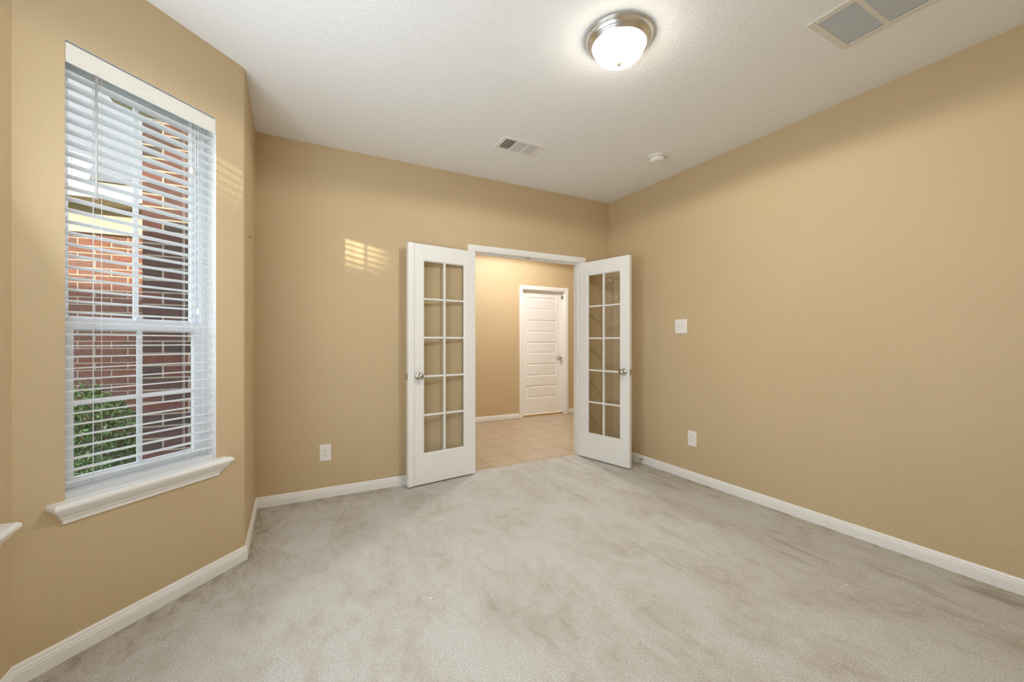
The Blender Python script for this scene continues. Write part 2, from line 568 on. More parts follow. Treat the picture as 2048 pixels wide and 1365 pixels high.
wall('wall_hallway_right', (HX1, HY1), (HX1, HY0), (-1, 0), th=0.12, label='tan wall closing the right end of the hallway')
mb = MB(); mb.box(-0.60, -0.353, 3.60, 3.665, -0.02, CEIL); mb.box(3.10, 5.32, 3.605, 3.665, -0.02, CEIL)
struct(mb.build('wall_hallway_near', [M['wall']]), 'tan hallway wall beyond the room corners', 'wall')

# ------------------------------------------------------------------ baseboards
BPROF = [(0.0, 0.0), (0.0135, 0.0), (0.0135, 0.046), (0.0100, 0.0475), (0.0100, 0.050), (0.0120, 0.052), (0.0105, 0.058), (0.0070, 0.0605), (0.0070, 0.063), (0.0085, 0.066), (0.0060, 0.073), (0.0035, 0.077), (0.0, 0.077)]
def baseboard(name, p0, p1, n, n_prev, n_next, label, prof=BPROF, z=0.0):
    """n: wall normal into the room; n_prev / n_next: normals of the walls it meets at p0 / p1 (None = square cut)."""
    n = Vector(n).normalized(); mb = MB(); rings = []
    for p, m2 in ((p0, n_prev), (p1, n_next)):
        m = n if m2 is None else (n + Vector(m2).normalized()) / (1 + n.dot(Vector(m2).normalized()))
        rings.append([(p[0] + m.x * d, p[1] + m.y * d, z + h) for d, h in prof])
    mb.rings(rings, True, True, False)
    return struct(mb.build(name, M['trim']), label, 'baseboard')
CW = 0.054     # casing width
baseboard('baseboard_right', H_, A, (-1, 0), (0, 1), (0, -1), 'long white baseboard along the right wall')
baseboard('baseboard_back', B, (OP0 - CW, 3.54), (0, -1), (1, 0), None, 'white baseboard on the back wall left of the doorway')
baseboard('baseboard_corner', (OP1 + CW, 3.54), A, (0, -1), None, (-1, 0), 'short white baseboard between the doorway and the right corner')
baseboard('baseboard_left', Cc, B, (1, 0), (s2, -s2), (0, -1), 'short white baseboard between bay and far left corner')
baseboard('baseboard_bay_far', Cc, D, (s2, -s2), (1, 0), (1, 0), 'white baseboard under the angled window wall')
baseboard('baseboard_bay_center', D, E_, (1, 0), (s2, -s2), (s2, s2), 'white baseboard of the middle bay wall')
baseboard('baseboard_bay_near', E_, F_, (s2, s2), (1, 0), (1, 0), 'white baseboard of the nearest bay wall')
baseboard('baseboard_hallway_left', (HX0, HY1), (HD0 - 0.065, HY1), (0, -1), None, None, 'white hallway baseboard left of the panel door')
baseboard('baseboard_hallway_right', (HD1 + 0.065, HY1), (HX1, HY1), (0, -1), None, None, 'white hallway baseboard right of the panel door')

# ------------------------------------------------------------------ door casings
def casing(name, x0, x1, h, y, jd, label, cw, jd_mat='trim'):
    """Casing on the side that faces -Y, and the jamb lining that runs jd deep."""
    root = empty(name, (0, 0, 0)); struct(root, label, 'trim')
    prof = [(0.0, 0.0), (0.0, 0.010), (0.004, 0.013), (0.018, 0.014), (0.024, 0.017), (0.046, 0.017), (cw, 0.013), (cw, 0.0)]
    mb = MB(); rings = []
    for (px, pz, sx, sz) in ((x0, 0.0, -1, 0), (x0, h, -1, 1), (x1, h, 1, 1), (x1, 0.0, 1, 0)):
        rings.append([(px + sx * a, y - b, pz + sz * a) for a, b in prof])
    mb.rings(rings, True, True, False); mb.build('casing', M['trim'], root)
    mb = MB()
    t = 0.004
    mb.box(x0 - 0.002, x0 + t, y - 0.003, y + jd, 0.0, h); mb.box(x1 - t, x1 + 0.002, y - 0.003, y + jd, 0.0, h)
    mb.box(x0 - 0.002, x1 + 0.002, y - 0.003, y + jd, h - t, h + 0.002)
    mb.build('jamb', M['trim'], root)
    return root
tr = casing('trim_1', OP0, OP1, OPH, 3.54, 0.127, 'white casing and jamb around the wide double doorway', CW)
mb = MB()   # door stop strips and ball catch on the head jamb
mb.box(OP0 + .004, OP1 - .004, 3.590, 3.625, OPH - 0.016, OPH - 0.004)
mb.box(OP0 + .004, OP0 + .016, 3.590, 3.625, 0.0, OPH - 0.016); mb.box(OP1 - .016, OP1 - .004, 3.590, 3.625, 0.0, OPH - 0.016)
mb.build('stop_strip', M['trim'], tr)
mb = MB(); mb.box(2.055, 2.105, 3.552, 3.576, OPH - 0.008, OPH - 0.003); mb.lathe([(0.009, OPH - 0.012), (0.009, OPH - 0.007)], 12, Matrix.Translation((2.08, 3.564, 0)), 0, True)
mb.build('catch_plate', M['knob'], tr)
tr2 = casing('trim_2', HD0, HD1, HDH, HY1, 0.125, 'white casing around the hallway panel door', 0.060)

# ------------------------------------------------------------------ knob
def knob(parent, x, y, z, sgn, name='knob', r=0.026):
    """Round knob on a rosette, axis along local y, pointing to sgn."""
    mx = Matrix.Translation((x, y, z)) @ Matrix.Rotation(R(90) * -sgn, 4, 'X')
    mb = MB()
    mb.lathe([(0.0, 0.0), (0.033, 0.0), (0.033, 0.004), (0.027, 0.009), (0.013, 0.011), (0.011, 0.028), (0.016, 0.034), (r * .92, 0.042), (r, 0.050), (r * .95, 0.058), (r * .72, 0.064), (0.0, 0.066)], 28, mx)
    return mb.build(name, M['knob'], parent)

# ------------------------------------------------------------------ french doors
def french_leaf(name, pin, ang, hand, label, astragal):
    """Local x runs from the hinge to the free edge. Local y 0 is the pin side, the leaf's other (hall side) face lies at y = hand * t."""
    Wd, T, Z0, Z1 = 0.610, 0.035, 0.014, 2.036
    root = empty(name, (pin[0], pin[1], 0), ang)
    struct(root, label, 'door')
    gx0, gx1, gz0, gz1 = 0.104, Wd - 0.104, 0.262, 1.905
    y0, y1 = sorted((0.0, hand * T)); ym = (y0 + y1) / 2
    mb = MB()   # stiles and rails in one slab with a glazed opening
    mb.box(0, gx0, y0, y1, Z0, Z1); mb.box(gx1, Wd, y0, y1, Z0, Z1)
    mb.box(gx0, gx1, y0, y1, Z0, gz0); mb.box(gx0, gx1, y0, y1, gz1, Z1)
    mb.build('door_slab', M['door'], root)
    # sticking: bevelled bead around the opening, both faces
    mb = MB(); b = 0.010
    for ys, yi in ((y0, y0 + 0.011), (y1, y1 - 0.011)):
        o_ = [(gx0, ys, gz0), (gx1, ys, gz0), (gx1, ys, gz1), (gx0, ys, gz1)]
        i_ = [(gx0 + b, yi, gz0 + b), (gx1 - b, yi, gz0 + b), (gx1 - b, yi, gz1 - b), (gx0 + b, yi, gz1 - b)]
        m_ = [(gx0 + b, ym, gz0 + b), (gx1 - b, ym, gz0 + b), (gx1 - b, ym, gz1 - b), (gx0 + b, ym, gz1 - b)]
        mb.rings([o_, i_, m_], True, False, False)
    mb.build('bead', M['door'], root)
    mb = MB(); mw = 0.010; fb = 0.0055   # muntins: chamfered bars
    def bar(a, c, vertical):
        hw = mw
        pr = [(-hw, 0), (-fb, y1 - ym - 0.004), (fb, y1 - ym - 0.004), (hw, 0), (fb, -(y1 - ym) + 0.004), (-fb, -(y1 - ym) + 0.004)]
        if vertical:
            mb.rings([[(a + p, ym + q, z) for p, q in pr] for z in c], True, True, False)
        else:
            mb.rings([[(x, ym + q, a + p) for p, q in pr] for x in c], True, True, False)
    bar(Wd / 2, (gz0 + 0.004, gz1 - 0.004), True)
    for k in range(1, 5):
        bar(gz0 + (gz1 - gz0) * k / 5, (gx0 + 0.004, gx1 - 0.004), False)
    mb.build('muntin_grid', M['door'], root)
    mb = MB(); mb.add([(gx0, ym, gz0), (gx1, ym, gz0), (gx1, ym, gz1), (gx0, ym, gz1)], [(0, 1, 2, 3)])
    mb.build('glass', M['dglass'], root)
    kz = 0.925
    knob(root, Wd - 0.058, y0 if hand < 0 else y1, kz, -1 if hand < 0 else 1)
    knob(root, Wd - 0.058, y1 if hand < 0 else y0, kz, 1 if hand < 0 else -1)
    mb = MB(); mb.box(Wd, Wd + 0.0015, ym - 0.012, ym + 0.012, kz - 0.028, kz + 0.028)
    mb.box(Wd, Wd + 0.009, ym - 0.006, ym + 0.006, kz - 0.008, kz + 0.008)
    if not astragal:
        mb.build('latch_plate', M['knob'], root)
    if astragal:
        mb = MB(); s = hand
        ya, yb = sorted((hand * T - s * 0.0, hand * T + s * 0.010))
        mb.box(Wd - 0.004, Wd + 0.036, min(y0, ya), max(y1, yb) if False else max(y1, yb), Z0, Z1)
        mb.box(Wd - 0.016, Wd + 0.0, min(ya, yb), max(ya, yb), Z0, Z1)
        mb.build('astragal', M['door'], root, 0.002)
        mb = MB(); mb.box(Wd + 0.036, Wd + 0.0375, ym - 0.012, ym + 0.012, kz - 0.03, kz + 0.03)
        mb.build('strike_plate', M['knob'], root)
    for z in (0.22, 1.02, 1.83):
        mb = MB(); mb.tube((0.0, 0.0, z - 0.045), (0.0, 0.0, z + 0.045), 0.0065, 10)
        yy = sorted((0.0, hand * 0.030)); mb.box(-0.0018, 0.0, yy[0], yy[1], z - 0.044, z + 0.044)
        mb.build('hinge', M['knob'], root)
    return root
# left leaf folded almost flat against the wall, right leaf a little past square
french_leaf('door_1', (OP0 + 0.002, 3.536), R(188.0), 1, 'white ten-pane glass door folded back against the wall left of the doorway', True)
french_leaf('door_2', (OP1 - 0.002, 3.535), R(282.8), -1, 'white ten-pane glass door standing open beside the right wall', False)

# ------------------------------------------------------------------ hallway panel door
root = empty('door_3', (HD0 + 0.006, HY1 + 0.095, 0)); struct(root, 'closed white five-panel door in the hallway', 'door')
DW, DZ0, DZ1, DT = HD1 - HD0 - 0.012, 0.030, HDH - 0.006, 0.035
rows = [(0.280, 0.493), (0.638, 0.852), (1.007, 1.210), (1.356, 1.569), (1.724, 1.937)]
mb = MB(); px0, px1 = 0.115, DW - 0.115
zs = [DZ0] + [z for r_ in rows for z in r_] + [DZ1]
mb.box(0, px0, 0, DT, DZ0, DZ1); mb.box(px1, DW, 0, DT, DZ0, DZ1)
for k in range(0, len(zs), 2):
    mb.box(px0, px1, 0, DT, zs[k], zs[k + 1])
mb.build('door_slab', M['hdoor'], root)
for z0, z1 in rows:
    mb = MB()
    def rect(i, y):
        return [(px0 + i, y, z0 + i), (px1 - i, y, z0 + i), (px1 - i, y, z1 - i), (px0 + i, y, z1 - i)]
    mb.rings([rect(0, 0.0), rect(0.010, 0.009), rect(0.018, 0.010), rect(0.038, 0.003)], True, False, False)
    mb.f.append([len(mb.v) - 4 + i for i in range(4)]); mb.s.append(False); mb.mi.append(0)
    mb.build('panel', M['hdoor'], root)
knob(root, DW - 0.060, 0.0, 0.932, -1)
mb = MB(); mb.box(-0.004, DW + 0.004, -0.030, DT + 0.03, -0.004, 0.018)
th = mb.build('threshold', M['thresh'], root, 0.003); th['label'] = 'yellowish wooden threshold under the door'
mb = MB(); mb.box(DW - 0.020, DW + 0.002, -0.012, 0.0, 1.93, 1.985); mb.box(DW + 0.002, DW + 0.006, -0.034, 0.0, 1.935, 1.98)
mb.tube((DW - 0.006, -0.014, 1.925), (DW - 0.006, -0.014, 1.99), 0.005)
mb.build('safety_latch', M['knob'], root)

# ------------------------------------------------------------------ windows with stools and blinds
def window(name, p0, d, n_in, t0, t1, label, sill_label):
    """p0 wall start, d along the wall, n_in into the room. Local frame: x along wall, y out of the room, z up."""
    ang = math.atan2(d[1], d[0])
    base = Vector((p0[0] + d[0] * t0, p0[1] + d[1] * t0, 0))
    mx = Matrix((( d[0], -n_in[0], 0, base.x), (d[1], -n_in[1], 0, base.y), (0, 0, 1, 0), (0, 0, 0, 1)))
    root = empty(name); root.matrix_world = mx
    flip = mx.determinant() < 0
    struct(root, label, 'window')
    Wd = t1 - t0
    z0, z1 = WZ0 + 0.012, WZ1; ya, yb = 0.066, 0.122
    mb = MB(); fw = 0.028
    mb.box(0, fw, ya, yb, z0, z1); mb.box(Wd - fw, Wd, ya, yb, z0, z1)
    mb.box(fw, Wd - fw, ya, yb, z1 - fw, z1); mb.box(fw, Wd - fw, ya, yb, z0, z0 + fw)
    mb.build('window_frame', M['vinyl'], root, 0.002)
    def sash(nm, za, zb, y0, y1, side, top, bot, muntin_h):
        s = MB()
        s.box(fw, fw + side, y0, y1, za, zb); s.box(Wd - fw - side, Wd - fw, y0, y1, za, zb)
        s.box(fw + side, Wd - fw - side, y0, y1, zb - top, zb); s.box(fw + side, Wd - fw - side, y0, y1, za, za + bot)
        so = s.build(nm, M['vinyl'], root, 0.003)
        g = MB(); ym = (y0 + y1) / 2
        g.add([(fw + side - .002, ym, za + bot - .002), (Wd - fw - side + .002, ym, za + bot - .002), (Wd - fw - side + .002, ym, zb - top + .002), (fw + side - .002, ym, zb - top + .002)], [(0, 1, 2, 3)])
        g.build('pane', M['glass'], so)
        u = MB(); u.box(Wd / 2 - 0.010, Wd / 2 + 0.010, ym - 0.004, ym + 0.004, za + bot, zb - top)
        if muntin_h:
            zc = (za + bot + zb - top) / 2; u.box(fw + side, Wd - fw - side, ym - 0.0035, ym + 0.0035, zc - 0.010, zc + 0.010)
        u.build('muntin', M['vinyl'], so)
        return so
    sash('upper_sash', 1.262, z1 - fw, 0.096, 0.118, 0.030, 0.030, 0.060, False)
    sash('lower_sash', z0 + fw, 1.312, 0.070, 0.094, 0.034, 0.045, 0.040, True)
    mb = MB(); mb.box(Wd / 2 - 0.02, Wd / 2 + 0.02, 0.070, 0.090, 1.312, 1.322); mb.box(Wd / 2 - 0.006, Wd / 2 + 0.02, 0.066, 0.080, 1.322, 1.330)
    mb.build('sash_lock', M['vinyl'], root, 0.002)
    # stool with crown shaped apron returned at both ends
    prof = [(0.052, 0.604), (0.056, 0.600), (0.057, 0.592), (0.054, 0.585), (0.046, 0.583), (0.043, 0.574), (0.034, 0.562), (0.024, 0.552), (0.019, 0.541), (0.012, 0.536), (0.011, 0.522), (0.0, 0.520)]
    mb = MB(); rings = []; e0 = 0.052
    for dd, z in [(0.0, 0.608), (0.048, 0.608)] + prof:
        ex = dd
        rings.append([(-ex + 0.0, 0.0005, z), (-ex, -dd - 0.0005, z), (Wd + ex, -dd - 0.0005, z), (Wd + ex, 0.0005, z)] if dd > 0.03 or True else 0)
    # keep the top as wide as the nose
    rings[0] = [(-0.048, 0.0005, 0.608), (-0.048, -0.0006, 0.608), (Wd + 0.048, -0.0006, 0.608), (Wd + 0.048, 0.0005, 0.608)]
    mb.rings(rings, True, True, False)
    mb.box(0.0005, Wd - 0.0005, -0.001, 0.068, 0.585, 0.6078)
    si = mb.build('window_sill', M['trim'], root)
    if sill_label: si['label'] = sill_label
    return root, mx, Wd

def blind(mx, Wd, label, cat='window blind', group='white horizontal blinds in the bay windows', wand_x=0.593 - 0.500, flipx=False, tilt=3.0):
    root = empty('window_blind'); root.matrix_world = mx
    tag(root, label, cat, group)
    g = 0.006; xa, xb = g, Wd - g
    mb = MB()
    mb.box(0.002, Wd - 0.002, 0.000, 0.008, 2.303, 2.372); mb.box(0.002, Wd - 0.002, -0.003, 0.008, 2.297, 2.3035)
    mb.build('valance', M['valance'], root, 0.002)
    mb = MB(); mb.box(xa, xb, 0.010, 0.062, 2.318, 2.370); mb.build('headrail', M['slat'], root, 0.002)
    mb = MB(); pitch = 0.0445; z = 0.668; n = 0
    T = R(tilt)
    while z < 2.300:
        rot = Matrix.Translation((0, 0.037, z)) @ Matrix.Rotation(-T, 4, 'X')
        # slightly crowned thin slat
        pr = [(-0.025, -0.0010), (-0.0125, 0.0007), (0.0, 0.0014), (0.0125, 0.0007), (0.025, -0.0010), (0.025, -0.0034), (0.0125, -0.0017), (0.0, -0.0010), (-0.0125, -0.0017), (-0.025, -0.0034)]
        mb.rings([[(xa + 0.002, p, q) for p, q in pr], [(xb - 0.002, p, q) for p, q in pr]], True, True, False, 0, rot)
        z += pitch; n += 1
    mb.build('slats', M['slat'], root)
    mb = MB()
    pr = [(0.012, 0.0), (0.062, 0.0), (0.064, 0.004), (0.064, 0.018), (0.060, 0.022), (0.014, 0.022), (0.010, 0.018), (0.010, 0.004)]
    mb.rings([[(xa + 0.002, p, 0.6085 + q) for p, q in pr], [(xb - 0.002, p, 0.6085 + q) for p, q in pr]], True, True, False)
    mb.build('bottom_rail', M['slat'], root)
    for fx in (0.20, 0.80):
        x = Wd * fx
        mb = MB()
        for yy in (0.0095, 0.0645):
            mb.tube((x, yy, 0.625), (x, yy, 2.32), 0.0009, 5)
        mb.tube((x + 0.012, 0.037, 0.625), (x + 0.012, 0.037, 2.32), 0.0009, 5)
        z = 0.668
        while z < 2.30:
            mb.tube((x, 0.0095, z - 0.005), (x, 0.0645, z - 0.005), 0.0006, 4); z += pitch
        mb.build('ladder_cord', M['cord'], root)
    fxx = (lambda v: Wd - v) if flipx else (lambda v: v)
    wx = fxx(Wd - 0.093)
    mb = MB(); mb.tube((wx, -0.006, 1.793), (wx, -0.006, 2.285), 0.0050, 6); mb.tube((wx, -0.006, 2.285), (wx, 0.004, 2.296), 0.0025, 6)
    mb.build('tilt_wand', M['wand'], root)
    mb = MB()
    c1, c2 = fxx(0.127), fxx(0.094)
    mb.tube((c1, -0.004, 2.075), (c1, -0.001, 2.292), 0.0009, 5); mb.tube((c1 + 0.01, -0.004, 2.10), (c1 + 0.01, -0.001, 2.292), 0.0009, 5)
    mb.tube((c2, -0.004, 1.385), (c2, -0.001, 2.292), 0.0009, 5); mb.tube((c2 + 0.012, -0.004, 1.385), (c2 + 0.012, -0.001, 2.292), 0.0009, 5)
    lc = mb.build('lift_cord', M['cord'], root)
    for cx_, cz in ((c1, 2.075), (c2, 1.385)):
        mb = MB(); mb.lathe([(0.0, 0.0), (0.0065, -0.003), (0.0075, -0.028), (0.0045, -0.034), (0.0, -0.034)], 12, Matrix.Translation((cx_, -0.004, cz)))
        mb.build('tassel', M['plate'], lc)
    return root

d45 = (-s2, -s2); n45 = (s2, -s2)
r1, mx1, W1 = window('window_1', Cc, d45, n45, 0.165, 0.759, 'single-hung white vinyl window in the angled bay wall', None)
blind(mx1, W1, 'white horizontal blind with grey tilt wand on the tall left window')
r2, mx2, W2 = window('window_2', D, (0, -1), (1, 0), 0.133, 0.923, 'middle bay window whose white sill tip shows at the left edge', None)
blind(mx2, W2, 'white horizontal blind of the middle bay window beside the camera')
r3, mx3, W3 = window('window_3', E_, (s2, -s2), (s2, s2), 0.9 - 0.759, 0.9 - 0.165, 'bay window nearest the camera', None)
blind(mx3, W3, 'white horizontal blind of the nearest bay window behind the camera')
for mx, Wd in ((mx1, W1), (mx2, W2), (mx3, W3)):
    c = mx @ Vector((Wd / 2, 0.20, (WZ0 + WZ1) / 2)); n = mx.to_3x3() @ Vector((0, -1, 0))
    portal('portal', c, n, Wd + 0.1, 1.9)
portal('portal', (-0.80, 4.66, 1.28), (1, 0, 0), 0.35, 2.4)

# hallway sidelight with its own narrow blind
root = empty('window_4', (0, 0, 0)); struct(root, 'narrow window beside the entry, mirrored in the right glass door', 'window')
mb = MB()
mb.box(-0.68, -0.62, 4.56, 4.585, 0.15, 2.42); mb.box(-0.68, -0.62, 4.735, 4.76, 0.15, 2.42)
mb.box(-0.68, -0.62, 4.585, 4.735, 0.15, 0.18); mb.box(-0.68, -0.62, 4.585, 4.735, 2.39, 2.42); mb.box(-0.66, -0.65, 4.654, 4.666, 0.18, 2.39)
for k in range(1, 5):
    mb.box(-0.66, -0.65, 4.585, 4.735, 0.18 + 0.442 * k - 0.006, 0.18 + 0.442 * k + 0.006)
mb.build('window_frame', M['vinyl'], root)
mb = MB(); mb.add([(-0.655, 4.585, 0.18), (-0.655, 4.735, 0.18), (-0.655, 4.735, 2.39), (-0.655, 4.585, 2.39)], [(0, 1, 2, 3)]); mb.build('pane', M['glass'], root)
mb = MB(); z = 0.80
while z < 2.38:
    mb.box(-0.645, -0.603, 4.565, 4.755, z, z + 0.003); z += 0.0445
mb.box(-0.645, -0.603, 4.565, 4.755, 2.375, 2.415)
mb.build('blind_slats', M['slat'], root)

# ------------------------------------------------------------------ ceiling lamp
def flush_lamp(loc, label, dome_mat, name='ceiling_light'):
    root = empty(name, (loc[0], loc[1], CEIL)); tag(root, label, 'ceiling light')
    mb = MB()
    mb.lathe([(0.150, 0.0), (0.168, 0.0), (0.1705, -0.003), (0.1705, -0.006), (0.168, -0.009), (0.1645, -0.010), (0.1635, -0.012), (0.161, -0.020), (0.157, -0.028), (0.151, -0.034), (0.1475, -0.036), (0.1465, -0.0385), (0.143, -0.040), (0.1405, -0.043), (0.1395, -0.046), (0.135, -0.0475), (0.131, -0.047), (0.129, -0.040), (0.129, -0.010)], 72)
    mb.build('pan', M['nickel'], root)
    mb = MB()
    prof = [(0.1285, -0.040), (0.128, -0.050), (0.123, -0.066), (0.112, -0.086), (0.095, -0.103), (0.072, -0.116), (0.046, -0.124), (0.020, -0.128), (0.0, -0.1285)]
    mb.lathe(prof, 64)
    mb.build('glass_dome', dome_mat, root)
    mb = MB(); mb.lathe([(0.0, -0.126), (0.0145, -0.127), (0.015, -0.131), (0.010, -0.135), (0.009, -0.139), (0.0045, -0.143), (0.0, -0.144)], 20)
    mb.build('finial', M['finial'], root)
    return root
def lamp_light(loc, power, col, name):
    l = bpy.data.lights.new(name, 'SPOT'); l.energy = power; l.color = col
    l.spot_size = R(178); l.spot_blend = 0.10; l.shadow_soft_size = 0.10
    o = bpy.data.objects.new(name, l); COL.objects.link(o); o.location = (loc[0], loc[1], CEIL - 0.155)
lamp_light((1.452, 1.583), SPOT, (1.0, 0.985, 0.93), 'lamp_glow')
lamp_light((2.85, 4.62), HSPOT, (1.0, 0.96, 0.90), 'hallway_lamp_glow')
flush_lamp((1.452, 1.583), 'lit frosted glass dome ceiling light with brushed nickel rim', M['dome'])
flush_lamp((2.85, 4.62), 'lit dome light on the hallway ceiling', M['hdome'])

# ------------------------------------------------------------------ return air grille
root = empty('return_air_grille', (2.19, 1.094, CEIL)); tag(root, 'large beige louvred return air grille at the top right of the ceiling', 'air vent')
gw, gl = 0.352, 0.700      # x, -y
mb = MB(); fr = 0.032
for (a, b, c, e) in ((0, gw, -fr, 0), (0, gw, -gl, -gl + fr), (0, fr, -gl + fr, -fr), (gw - fr, gw, -gl + fr, -fr)):
    mb.box(a, b, c, e, -0.008, 0.0)
nsec = 4; sl = (gl - 2 * fr) / nsec
for k in range(1, nsec):
    y = -fr - sl * k; mb.box(fr, gw - fr, y - 0.011, y + 0.011, -0.0065, -0.001)
mb.build('frame', M['ventg'], root, 0.002)
mb = MB(); mb.box(fr - 0.004, gw - fr + 0.004, -gl + fr - 0.004, -fr + 0.004, -0.0012, -0.0004); mb.build('backing', M['gap_shade'], root)  # dark sheet painted as the shade behind the louvres
mb = MB(); x = fr + 0.006
while x < gw - fr - 0.004:
    mb.add([(x - 0.0026, -gl + fr, -0.0044), (x - 0.0026, -fr, -0.0044), (x + 0.0020, -fr, -0.0066), (x + 0.0020, -gl + fr, -0.0066),
            (x - 0.0022, -gl + fr, -0.0038), (x - 0.0022, -fr, -0.0038), (x + 0.0024, -fr, -0.0060), (x + 0.0024, -gl + fr, -0.0060)],
           [(0, 1, 2, 3), (4, 7, 6, 5), (0, 4, 5, 1), (3, 2, 6, 7), (0, 3, 7, 4), (1, 5, 6, 2)])
    x += 0.0112
mb.build('louvres', M['slat'], root)
for (x, y) in ((0.016, -0.040), (gw - 0.016, -0.045), (gw - 0.016, -gl + 0.045), (0.016, -gl + 0.045), (gw - 0.016, -0.355), ):
    mb = MB(); mb.lathe([(0.0, -0.0105), (0.004, -0.0098), (0.0052, -0.008)], 12, Matrix.Translation((x, y, 0))); mb.build('screw', M['plate'], root)

# ------------------------------------------------------------------ supply register
root = empty('ceiling_vent', (1.392, 2.731, CEIL)); tag(root, 'small white three-way supply register near the back wall', 'air vent')
vw, vl = 0.364, 0.204
mb = MB(); fx, fy = 0.034, 0.026
prof = [(0.0, 0.0), (0.0, -0.003), (0.010, -0.008), (1.0, -0.008)]
def rr_(i, z, j=None):
    j = i if j is None else j
    return [(i, j, z), (vw - i, j, z), (vw - i, vl - j, z), (i, vl - j, z)]
mb.rings([rr_(0, 0), rr_(0, -0.003), rr_(0.010, -0.008), rr_(fx, -0.008, fy), rr_(fx, -0.001, fy)], True, False, False)
sec = [fx, fx + 0.098, fx + 0.198, vw - fx]
for x in sec[1:3]:
    mb.box(x - 0.006, x + 0.006, fy, vl - fy, -0.008, -0.001)
mb.build('frame', M['vent'], root)
mb = MB(); mb.box(fx, vw - fx, fy, vl - fy, -0.0012, -0.0004); mb.build('duct_shade_sheet', M['dark'], root)  # near-black sheet in place of a shaded duct hole
mb = MB()
def tilt_bar(a, b, ax, tilt, hw=0.0062):
    """thin vane from a to b; ax the direction it leans across"""
    a, b, ax = Vector(a), Vector(b), Vector(ax)
    up = Vector((0, 0, 1)); q = ax * math.cos(tilt) + up * math.sin(tilt); t = (ax * -math.sin(tilt) + up * math.cos(tilt)) * 0.0006
    mb.add([a - q * hw - t, a + q * hw - t, a + q * hw + t, a - q * hw + t, b - q * hw - t, b + q * hw - t, b + q * hw + t, b - q * hw + t],
           [(0, 1, 2, 3), (4, 7, 6, 5), (0, 4, 5, 1), (1, 5, 6, 2), (2, 6, 7, 3), (3, 7, 4, 0)])
zz = -0.0052
for k in range(6):
    x = sec[0] + 0.004 + k * 0.0165; tilt_bar((x, fy, zz), (x, vl - fy, zz), (1, 0, 0), R(10), 0.0032)
for k in range(14):
    y = fy + 0.006 + k * 0.0108; tilt_bar((sec[1] + .006, y, zz), (sec[2] - .006, y, zz), (0, 1, 0), R(-38), 0.0021)
for k in range(6):
    x = sec[2] + 0.012 + k * 0.0165; tilt_bar((x, fy, zz), (x, vl - fy, zz), (1, 0, 0), R(-32), 0.0042)
mb.build('louvres', M['vent'], root)
for x in (0.016, vw - 0.016):
    mb = MB(); mb.lathe([(0.0, -0.0105), (0.0035, -0.0098), (0.0045, -0.008)], 12, Matrix.Translation((x, vl / 2, 0))); mb.build('screw', M['vent'], root)

# ------------------------------------------------------------------ smoke detector
root = empty('smoke_detector', (2.66, 2.45, CEIL)); tag(root, 'round white smoke detector on the ceiling near the right wall', 'smoke detector')
mb = MB(); mb.lathe([(0.0, 0.0), (0.074, 0.0), (0.076, -0.004), (0.076, -0.014), (0.074, -0.017), (0.066, -0.018)], 40); mb.build('base', M['plate'], root)
mb = MB(); mb.lathe([(0.062, -0.017), (0.064, -0.019), (0.064, -0.026), (0.060, -0.038), (0.054, -0.046), (0.040, -0.050), (0.022, -0.051), (0.020, -0.049), (0.0, -0.049)], 40); mb.build('cover', M['plate'], root)
mb = MB(); mb.lathe([(0.009, -0.049), (0.009, -0.053), (0.0, -0.0535)], 16, Matrix.Translation((-0.012, -0.014, 0))); mb.build('test_button', M['toggle'], root)

# ------------------------------------------------------------------ wall plates
def plate(name, loc, n, wdt, hgt):
    ang = math.atan2(n[1], n[0]) + R(90)      # local -y faces the room
    root = empty(name, loc, ang)
    mb = MB()
    def rc(i, y):
        return [(-wdt / 2 + i, y, -hgt / 2 + i), (wdt / 2 - i, y, -hgt / 2 + i), (wdt / 2 - i, y, hgt / 2 - i), (-wdt / 2 + i, y, hgt / 2 - i)]
    mb.rings([rc(0, 0), rc(0, -0.003), rc(0.004, -0.0058)], True, True, False); mb.build('cover_plate', M['plate'], root)
    return root
def outlet(loc, n, wdt, label):
    root = plate('power_outlet', loc, n, wdt, 0.130); tag(root, label, 'power outlet', 'white duplex outlets low on the walls')
    for dz in (0.0195, -0.0195):
        mb = MB(); pts = []
        for i in range(24):
            a = 2 * math.pi * i / 24; pts.append((0.0165 * math.cos(a), max(-0.0125, min(0.0125, 0.0165 * math.sin(a)))))
        mb.rings([[(x, -0.0055, z + dz) for x, z in pts], [(x, -0.0082, z + dz) for x, z in pts], [(x * .94, -0.0088, z * .94 + dz) for x, z in pts]], True, True, False)
        so = mb.build('socket', M['plate'], root)
        mb = MB(); mb.box(-0.0075, -0.0055, -0.0094, -0.0086, dz - 0.001, dz + 0.008); mb.box(0.0055, 0.0075, -0.0094, -0.0086, dz, dz + 0.007)
        mb.lathe([(0.0026, 0.0), (0.0026, 0.0008)], 12, Matrix.Translation((0, -0.0086, dz - 0.0065)) @ Matrix.Rotation(R(90), 4, 'X'), 0, True)
        mb.build('slot', M['slot'], so)
    mb = MB(); mb.lathe([(0.0035, 0.0), (0.003, 0.001), (0.0, 0.0012)], 12, Matrix.Translation((0, -0.0055, 0)) @ Matrix.Rotation(R(90), 4, 'X')); mb.build('screw', M['plate'], root)
    return root
outlet((0.236, 3.54, 0.348), (0, -1), 0.082, 'white duplex outlet on the back wall left of the glass doors')
outlet((3.10, 2.460, 0.366), (-1, 0), 0.087, 'white duplex outlet low on the right wall below the light switch')
root = plate('light_switch', (3.10, 2.578, 1.352), (-1, 0), 0.127, 0.128); tag(root, 'white double toggle light switch plate on the right wall', 'light switch')
